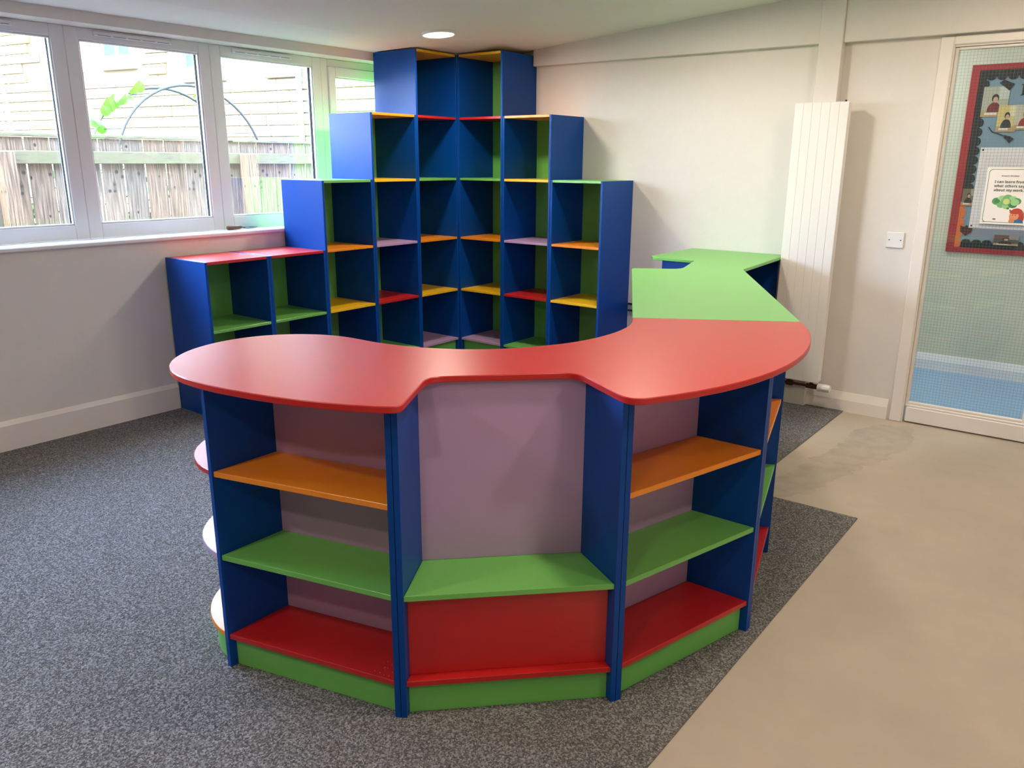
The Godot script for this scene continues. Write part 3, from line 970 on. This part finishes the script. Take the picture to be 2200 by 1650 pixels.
func build_counter() -> void:
	counter_unit(75.0, "open shelf unit with orange, green and red shelves beside the rounded end")
	counter_unit(45.0, "recessed counter unit with tall lilac panel and green ledge", true)
	counter_unit(15.0, "open shelf unit with orange, green and red shelves facing the screed floor")
	counter_unit(-15.0, "shelf unit joining the red and green counter tops")
	# rounded end with half-round shelves
	var e := thing("rounded_end_unit", "half-round end shelves in red, lilac and orange at the counter end", "shelf unit")
	var c := Vector2(2.5505, 3.602)
	var cols := ["orange", "lilac", "red"]
	for i in 3:
		var p := PackedVector2Array()
		for k in 25:
			var t := PI / 2 + PI * k / 24.0
			p.append(c + Vector2(cos(t), sin(t)) * 0.288)
		part(e, "shelf", prism(p, CL[i] - T, CL[i], 0.0015), M[cols[i]])
	var pp := PackedVector2Array()
	for k in 25:
		var t := PI / 2 + PI * k / 24.0
		pp.append(c + Vector2(cos(t), sin(t)) * 0.272)
	for k in 25:
		var t := PI / 2 + PI * (24 - k) / 24.0
		pp.append(c + Vector2(cos(t), sin(t)) * 0.260)
	part(e, "plinth", prism(pp, 0.006, CL[0] - T - 0.0005, 0.001), M.green)
	part(e, "support_panel", boxes_mesh([[Vector3(2.5512, 0.006, 3.315), Vector3(2.568, TOP - 0.0182, 3.640)]], 0.0012), M.blue)
	# red top
	var raw := []
	var rad := []
	raw.append(Vector2(3.6090, 2.1240)); rad.append(0.0)
	for k in range(0, 15):
		var a := lerpf(-28.6, 26.5, (k + 0.6) / 14.6)
		var r := lerpf(1.216, 1.263, smoothstep(-32.0, 24.0, a))
		raw.append(polar(a, r)); rad.append(0.0)
	raw.append(Vector2(3.6200, 3.3935)); rad.append(0.055)
	raw.append(Vector2(3.3735, 3.2515)); rad.append(0.06)
	raw.append(Vector2(3.0830, 3.5420)); rad.append(0.06)
	raw.append(Vector2(3.2235, 3.7840)); rad.append(0.055)
	for k in range(0, 7):
		var a := lerpf(60.6, 79.0, k / 6.0)
		var r := lerpf(1.264, 1.251, k / 6.0)
		raw.append(polar(a, r)); rad.append(0.0)
	var lobe := spline([Vector2(2.724, 3.956), Vector2(2.632, 3.961), Vector2(2.550, 3.955), Vector2(2.478, 3.934), Vector2(2.406, 3.894), Vector2(2.348, 3.838), Vector2(2.304, 3.770), Vector2(2.278, 3.695), Vector2(2.271, 3.616), Vector2(2.284, 3.538), Vector2(2.320, 3.467), Vector2(2.374, 3.410), Vector2(2.442, 3.367), Vector2(2.520, 3.343), Vector2(2.594, 3.338), Vector2(2.664, 3.335), Vector2(2.744, 3.321), Vector2(2.826, 3.296), Vector2(2.915, 3.251), Vector2(2.996, 3.188), Vector2(3.065, 3.106), Vector2(3.121, 3.006), Vector2(3.154, 2.918), Vector2(3.172, 2.818), Vector2(3.174, 2.706), Vector2(3.157, 2.598), Vector2(3.130, 2.522), Vector2(3.0885, 2.4430)], 3)
	for p in lobe:
		raw.append(p); rad.append(0.0)
	var red := fillet(raw, rad)
	single("worktop", prism(red, TOP - 0.018, TOP, 0.0022), M.red, "curved red counter top with a notch over the lilac panel", "counter")
	# green top
	var gp := [Vector2(3.6084, 2.1228), Vector2(2.860, 0.832), Vector2(2.796, -0.018), Vector2(2.153, -0.018), Vector2(2.166, 0.622), Vector2(2.476, 0.624), Vector2(2.592, 1.034), Vector2(2.366, 1.176), Vector2(3.0879, 2.4418)]
	var gr := [0.0, 0.06, 0.0, 0.0, 0.07, 0.015, 0.09, 0.035, 0.0]
	single("worktop", prism(fillet(gp, gr), TOP - 0.018, TOP, 0.0022), M.green, "angled green counter top reaching the back wall", "counter")
	# units below the green top
	var lv := [CL[0] - 0.006, CL[1] - 0.006, CL[2] - 0.006, TOP - 0.0190 - 0.006]
	var nrm := Vector2(cos(deg_to_rad(-30.0)), sin(deg_to_rad(-30.0)))
	var tan2 := Vector2(nrm.y, -nrm.x)      # along the counter towards the back wall
	for k in 2:
		var s := 0.04 + 0.345 + 0.70 * k
		var p := polar(-30.0, 1.1765) + tan2 * s - nrm * 0.10
		bookcase("counter_bookcase", ["open bookcase under the green top next to the red top", "open bookcase under the green top near its corner"][k], "bookcases under the green counter top", Vector3(p.x, 0.006, p.y), PI / 2 + deg_to_rad(30.0), 0.69, 0.44, lv, ["red", "green", "orange", "blue"], "lilac")
	bookcase("counter_bookcase", "dark blue open bookcase under the green top against the back wall", "bookcases under the green counter top", Vector3(2.772, 0.006, 0.318), PI / 2, 0.565, 0.52, lv, ["red", "green", "orange", "blue"], "blue")
	# sawdust left on the red shelf
	var st := newst()
	var d := Vector2(cos(deg_to_rad(75)), sin(deg_to_rad(75)))
	var tg := Vector2(d.y, -d.x)
	for i in 20:
		var q := CC + d * (APO - 0.012 - 0.10 * pow(rng.randf(), 1.4)) + tg * (0.268 - 0.06 * pow(rng.randf(), 1.3))
		var s := rng.randf_range(0.0004, 0.0009)
		add_box(st, Vector3(q.x - s, CL[0], q.y - s), Vector3(q.x + s, CL[0] + s, q.y + s))
	single("sawdust", st.commit(), M.paper, "pale sawdust specks on the lowest red shelf", "dust", Vector3.ZERO, "stuff")

# ---------------------------------------------------------------- radiator
func build_radiator() -> void:
	var o := thing("radiator", "tall white vertical panel radiator on the back wall", "radiator", Vector3(2.962, 0, 0))
	var y0 := 0.185
	var y1 := 1.832
	part(o, "body", boxes_mesh([[Vector3(-0.150, y0, 0.055), Vector3(0.150, y1 - 0.002, 0.1190)]], 0.004), M.radiator)
	var n := 6
	for i in n:
		var w := 0.306 / n
		part(o, "front_strip", box(Vector3(w - 0.0007, y1 - y0, 0.006), 0.0014), M.radiator, Vector3(-0.153 + w * (i + 0.5), (y0 + y1) / 2.0, 0.1185))
	part(o, "bleed_valve", tube([Vector3(0.12, y1, 0.075), Vector3(0.12, y1 + 0.012, 0.075)], 0.006, 8), M.steel)
	part(o, "bracket", boxes_mesh([[Vector3(-0.02, 0.40, 0.042), Vector3(0.02, 1.6, 0.056)]], 0.002), M.radiator)
	part(o, "pipe", tube([Vector3(-0.30, 0.150, 0.078), Vector3(0.075, 0.150, 0.078)], 0.0085, 10), M.copper)
	part(o, "pipe", tube([Vector3(0.10, 0.150, 0.078), Vector3(0.10, 0.19, 0.078)], 0.010, 10), M.brass)
	part(o, "pipe_union", tube([Vector3(-0.055, 0.150, 0.078), Vector3(-0.015, 0.150, 0.078)], 0.017, 8), M.brass)
	part(o, "pipe", tube([Vector3(-0.035, 0.150, 0.078), Vector3(-0.035, 0.19, 0.078)], 0.011, 10), M.brass)
	part(o, "valve_body", tube([Vector3(0.07, 0.150, 0.078), Vector3(0.142, 0.150, 0.078)], 0.0165, 8), M.brass)
	var hd := part(o, "valve_head", tube([Vector3(0.142, 0.150, 0.078), Vector3(0.150, 0.150, 0.078), Vector3(0.205, 0.150, 0.078), Vector3(0.216, 0.150, 0.078)], 0.026, 16, 0.022), M.white_gloss)
	for k in 4:
		var t := TAU * k / 4.0
		part(hd, "grip", box(Vector3(0.034, 0.004, 0.007), 0.001), M.white_gloss, Vector3(0.188, 0.150 + 0.0235 * cos(t), 0.078 + 0.0235 * sin(t)), Vector3(t, 0, 0))

# ---------------------------------------------------------------- small things
func build_small_things() -> void:
	var pl := thing("blank_plate", "small square white blanking plate with two screws on the wall", "wall plate", Vector3(3.417, 1.070, -0.02))
	part(pl, "plate", box(Vector3(0.094, 0.088, 0.009), 0.0025), M.white_gloss, Vector3(0, 0, 0.0045))
	for s in [-1.0, 1.0]:
		var scr := part(pl, "screw", lathe([Vector2(0.0, 0.0), Vector2(0.0035, 0.0)], 10), M.steel, Vector3(s * 0.031, 0, 0.0095), Vector3(PI / 2, 0, 0))
		scr.name = "screw"
	# small pointing trowel lying on the sill
	var tr := thing("hand_tool", "small pointed tool with a brown wooden handle on the sill", "tool", Vector3(-0.115, 1.057, 1.935), 0.0)
	tr.rotation.y = PI / 2 + 0.12
	var hp := []
	for e in [[-0.105, 0.011], [-0.102, 0.0135], [-0.075, 0.0145], [-0.03, 0.0125], [-0.004, 0.0115], [-0.002, 0.009]]:
		hp.append(e)
	var st := newst()
	for i in range(hp.size() - 1):
		add_tube(st, [Vector3(hp[i][0], 0.0148, 0), Vector3(hp[i + 1][0], 0.0148, 0)], hp[i][1], 12, true, hp[i + 1][1])
	part(tr, "handle", st.commit(), M.tool_wood)
	part(tr, "ferrule", tube([Vector3(-0.003, 0.0148, 0), Vector3(0.008, 0.0140, 0)], 0.0095, 10, 0.006), M.brass)
	part(tr, "shank", tube([Vector3(0.006, 0.0140, 0), Vector3(0.035, 0.010, 0)], 0.0035, 8), M.steel)
	var bl := part(tr, "blade", flat_shape([Vector2(0.0, 0.006), Vector2(0.03, 0.011), Vector2(0.065, 0.009), Vector2(0.115, 0.0), Vector2(0.065, -0.009), Vector2(0.03, -0.011), Vector2(0.0, -0.006)], 0.003), M.dark_metal, Vector3(0.028, 0.008, 0), Vector3(-PI / 2 + 0.25, 0, 0))
	bl.rotation = Vector3(-PI / 2 + 0.5, 0, -0.02)
	# heating pipes along the back wall between bookcases and counter
	for y in [0.508, 0.461]:
		single("heating_pipe", tube([Vector3(1.69, y, -0.005), Vector3(2.24, y, -0.005)], 0.0075, 8), M.dark_metal, ["upper", "lower"][0 if y > 0.5 else 1] + " dark heating pipe on the back wall behind the counter", "pipe")

# ---------------------------------------------------------------- outside
func build_outside() -> void:
	struct("ground", boxes_mesh([[Vector3(-40, -0.4, -30), Vector3(-0.34, -0.12, 30)]]), M.soil, "garden ground outside the windows")
	# fence: capping rail, two arris rails, posts and pales
	var f := thing("garden_fence", "weathered timber pale fence with mossy rail outside the windows", "fence", Vector3(-1.6, -0.12, 0))
	part(f, "cap_rail", box(Vector3(0.07, 0.022, 3.0), 0.003), M.timber_mossy, Vector3(-0.01, 1.772, 2.46))
	part(f, "cap_rail", box(Vector3(0.07, 0.022, 4.0), 0.003), M.timber_mossy, Vector3(-0.01, 1.764, -1.04))
	for e in [[2.72, 3.7], [-1.02, 3.78]]:
		part(f, "rail", box(Vector3(0.045, 0.088, e[1]), 0.004), M.timber_mossy, Vector3(0.022, 1.622, e[0]))
		part(f, "rail", box(Vector3(0.045, 0.088, e[1]), 0.004), M.timber_mossy, Vector3(0.022, 0.45, e[0]))
	for z in [4.66, 2.745, 0.875, -1.0, -2.86]:
		part(f, "post", box(Vector3(0.095, 1.70, 0.10), 0.004), M.timber_warm, Vector3(0.094, 0.81, z))
	var tims := [M.timber_pale, M.timber_grey, M.timber_warm, M.timber_pale]
	var z := -3.02
	var k := 0
	while z < 4.75:
		part(f, "pale", box(Vector3(0.018, 1.74, 0.1555), 0.002), tims[(k * 7 + k / 3) % 4], Vector3(-0.012, 0.886, z + 0.1695 / 2.0 + rng.randf_range(-0.0025, 0.0025)))
		z += 0.1695
		k += 1
	# garden arch: two hoops and rungs
	var a := thing("garden_arch", "thin dark metal garden arch rising behind the fence", "arch", Vector3(-2.75, -0.12, 0.745))
	var hoop := []
	hoop.append(Vector3(0, 0, 0.737))
	hoop.append(Vector3(0, 0.8, 0.737))
	for i in 25:
		var t := PI * i / 24.0
		hoop.append(Vector3(0, 1.520 + 0.737 * sin(t), 0.737 * cos(t)))
	hoop.append(Vector3(0, 0.8, -0.737))
	hoop.append(Vector3(0, 0, -0.737))
	part(a, "hoop", tube(hoop, 0.0125, 8), M.dark_metal, Vector3(0.25, 0, 0))
	part(a, "hoop", tube(hoop, 0.0125, 8), M.dark_metal, Vector3(-0.25, 0, 0.0))
	for t in [28.0, 62.0, 90.0, 118.0, 152.0, 0.0, 180.0]:
		var r := deg_to_rad(t)
		var p := Vector3(0, 1.520 + 0.737 * sin(r), 0.737 * cos(r))
		part(a, "rung", tube([p + Vector3(0.25, 0, 0), p - Vector3(0.25, 0, 0)], 0.006, 6), M.dark_metal)
	# climbing plant: each leaf is a part
	var v := thing("climbing_plant", "bright green climber with broad leaves on the garden arch", "plant", Vector3(-2.9, -0.12, 0))
	part(v, "stem", tube([Vector3(-0.08, 0.0, 1.49), Vector3(-0.07, 1.0, 1.47), Vector3(-0.06, 1.75, 1.47), Vector3(-0.04, 2.0, 1.34), Vector3(-0.03, 2.13, 1.2), Vector3(0.0, 2.20, 1.08)], 0.006, 6), M.leaf_dark)
	var spots := [[1.49, 2.01, 0.17], [1.455, 1.93, 0.13], [1.36, 2.02, 0.10], [1.31, 2.07, 0.14], [1.26, 2.10, 0.13], [1.22, 2.13, 0.12], [1.17, 2.16, 0.13], [1.12, 2.17, 0.14], [1.08, 2.20, 0.12], [1.02, 2.24, 0.11], [1.16, 2.10, 0.10], [0.585, 2.25, 0.10], [0.50, 2.19, 0.05], [1.42, 1.86, 0.09], [1.49, 1.80, 0.13], [1.43, 1.78, 0.10]]
	for e in spots:
		var lf := part(v, "leaf", leaf_mesh(e[2]), M.leaf, Vector3(0.05 + rng.randf_range(-0.03, 0.05), e[1], e[0]))
		lf.rotation = Vector3(rng.randf_range(-1.2, 1.2), PI / 2 + rng.randf_range(-0.6, 0.6), rng.randf_range(-0.8, 0.8))
	# canes leaning behind the fence
	var cl := ["bamboo cane leaning behind the fence with a second cane crossing it", "thin bamboo cane crossing the longer one behind the fence", "short bamboo cane close to the fence post"]
	var cs := [[Vector3(-2.30, -0.12, 2.23), Vector3(-2.28, 2.38, 2.405), 0.011], [Vector3(-2.26, -0.12, 2.27), Vector3(-2.24, 1.97, 2.41), 0.007], [Vector3(-2.20, -0.12, 2.38), Vector3(-2.18, 1.86, 2.46), 0.006]]
	for i in 3:
		single("bamboo_cane", tube([cs[i][0], cs[i][0].lerp(cs[i][1], 0.5) + Vector3(0, 0, 0.012), cs[i][1]], cs[i][2], 8), M.cane, cl[i], "cane", Vector3.ZERO, "", "bamboo canes behind the fence")
	var bl := ["dark leafy shrub behind the fence below the bamboo canes", "dark leafy shrub behind the fence below the climbing plant", "dark leafy shrub behind the fence under the middle of the arch", "dark leafy shrub behind the fence by the grey downpipe", "dark leafy shrub behind the fence past the casement"]
	for i in 5:
		shrub(Vector3(-1.95, -0.12, [2.50, 1.55, 0.60, -0.35, -1.30][i]), bl[i], 90 + i)
	build_house()

func leaf_mesh(s: float) -> ArrayMesh:
	var st := newst()
	var rim := [Vector2(0, -0.5), Vector2(0.28, -0.42), Vector2(0.46, -0.12), Vector2(0.40, 0.16), Vector2(0.22, 0.34), Vector2(0.0, 0.56), Vector2(-0.22, 0.34), Vector2(-0.40, 0.16), Vector2(-0.46, -0.12), Vector2(-0.28, -0.42)]
	var f := func(p: Vector2) -> Vector3: return Vector3(p.x * s, p.y * s, -0.35 * s * absf(p.x) - 0.2 * s * p.y * p.y)
	for i in rim.size():
		var a: Vector3 = f.call(rim[i])
		var b: Vector3 = f.call(rim[(i + 1) % rim.size()])
		var n := (a - Vector3.ZERO).cross(b)
		if n.z < 0.0: n = -n
		poly(st, [Vector3.ZERO, a, b], n)
	return st.commit()

func shrub(at: Vector3, label: String, sd: int) -> void:
	var o := thing("shrub", label, "shrub", at, 0.0, "shrubs behind the fence")
	var r := RandomNumberGenerator.new()
	r.seed = sd
	var st := newst()
	for i in 9:
		add_tube(st, [Vector3(0, 0, 0), Vector3(r.randf_range(-0.2, 0.2), 0.7, r.randf_range(-0.35, 0.35)), Vector3(r.randf_range(-0.2, 0.2), 1.2, r.randf_range(-0.4, 0.4))], 0.008, 5)
	part(o, "branches", st.commit(), M.tool_wood)
	var fl := newst()
	for i in 520:
		var p := Vector3(clampf(r.randfn(0, 0.10), -0.22, 0.22), 0.1 + 1.5 * r.randf(), clampf(r.randfn(0, 0.24), -0.42, 0.42))
		var b := Basis.from_euler(Vector3(r.randf() * TAU, r.randf() * TAU, r.randf() * TAU)) * 0.05
		poly(fl, [p + b * Vector3(-0.5, 0, 0), p + b * Vector3(0, 0.8, 0), p + b * Vector3(0.5, 0, 0), p + b * Vector3(0, -0.8, 0)], b * Vector3(0, 0, 1))
	tag(part(o, "foliage", fl.commit(), M.leaf_dark), "", "", "", "stuff")

func build_house() -> void:
	# stone cottage across the garden, turned a little to the room
	var o := thing("stone_house", "sunlit cream stone house across the garden", "house", Vector3(-5.03, -0.12, -3.74), deg_to_rad(9.67))
	part(o, "wall", boxes_mesh([[Vector3(-13.0, 0, -5.0), Vector3(4.0, 5.4, -0.03)]]), M.mortar)
	part(o, "roof", boxes_mesh([[Vector3(-13.4, 5.4, -5.4), Vector3(4.4, 5.6, 0.35)]]), M.slate)
	var wins := [[-7.55, -6.62], [-5.98, -5.12], [-3.90, -2.97], [-1.98, -1.42]]
	var keep := []
	for e in wins:
		var yb := 3.32 if e[0] < -5.0 else 3.04
		keep.append(Rect2(e[0] - 0.06, yb - 0.20, e[1] - e[0] + 0.12, 1.6))
		part(o, "sill", boxes_mesh([[Vector3(e[0] - 0.05, yb - 0.17, -0.03), Vector3(e[1] + 0.05, yb, 0.10)]], 0.008), M.stone_sill)
		var fr := part(o, "window", boxes_mesh([[Vector3(e[0], yb, -0.03), Vector3(e[0] + 0.07, yb + 1.25, 0.03)], [Vector3(e[1] - 0.07, yb, -0.03), Vector3(e[1], yb + 1.25, 0.03)], [Vector3(e[0] + 0.07, yb, -0.03), Vector3(e[1] - 0.07, yb + 0.07, 0.03)], [Vector3(e[0] + 0.07, yb + 1.18, -0.03), Vector3(e[1] - 0.07, yb + 1.25, 0.03)], [Vector3((e[0] + e[1]) / 2 - 0.03, yb + 0.07, -0.03), Vector3((e[0] + e[1]) / 2 + 0.03, yb + 1.18, 0.02)]]), M.upvc)
		part(fr, "pane", boxes_mesh([[Vector3(e[0] + 0.07, yb + 0.07, -0.029), Vector3((e[0] + e[1]) / 2 - 0.03, yb + 1.18, -0.012)]]), M.house_glass)
		part(fr, "pane", boxes_mesh([[Vector3((e[0] + e[1]) / 2 + 0.03, yb + 0.07, -0.029), Vector3(e[1] - 0.07, yb + 1.18, -0.012)]]), M.house_glass)
	part(o, "downpipe", tube([Vector3(-1.27, 0.2, 0.08), Vector3(-1.27, 5.3, 0.08)], 0.045, 12), M.pipe_grey)
	for y in [1.4, 2.78, 4.4]:
		part(o, "pipe_bracket", tube([Vector3(-1.27, y, 0.08), Vector3(-1.27, y + 0.05, 0.08)], 0.056, 12), M.pipe_grey)
	# coursed blocks, each its own piece
	var sts := [M.stone_pale, M.stone_honey, M.stone_pale, M.stone_grey]
	var y := 1.62
	var row := 0
	while y < 4.25:
		var h := 0.176
		var x := -10.6 + 0.22 * (row % 3)
		while x < 1.3:
			var w := rng.randf_range(0.46, 0.82)
			var r := Rect2(x, y, w - 0.016, h - 0.014)
			var ok := true
			for q in keep:
				if q.intersects(r): ok = false
			if ok:
				part(o, "stone", box(Vector3(r.size.x, r.size.y, 0.05), 0.008), sts[(row * 5 + int(x * 3.0 + 60)) % 4], Vector3(x + w / 2, y + h / 2, -0.008 + rng.randf_range(-0.006, 0.008)))
			x += w
		y += h
		row += 1
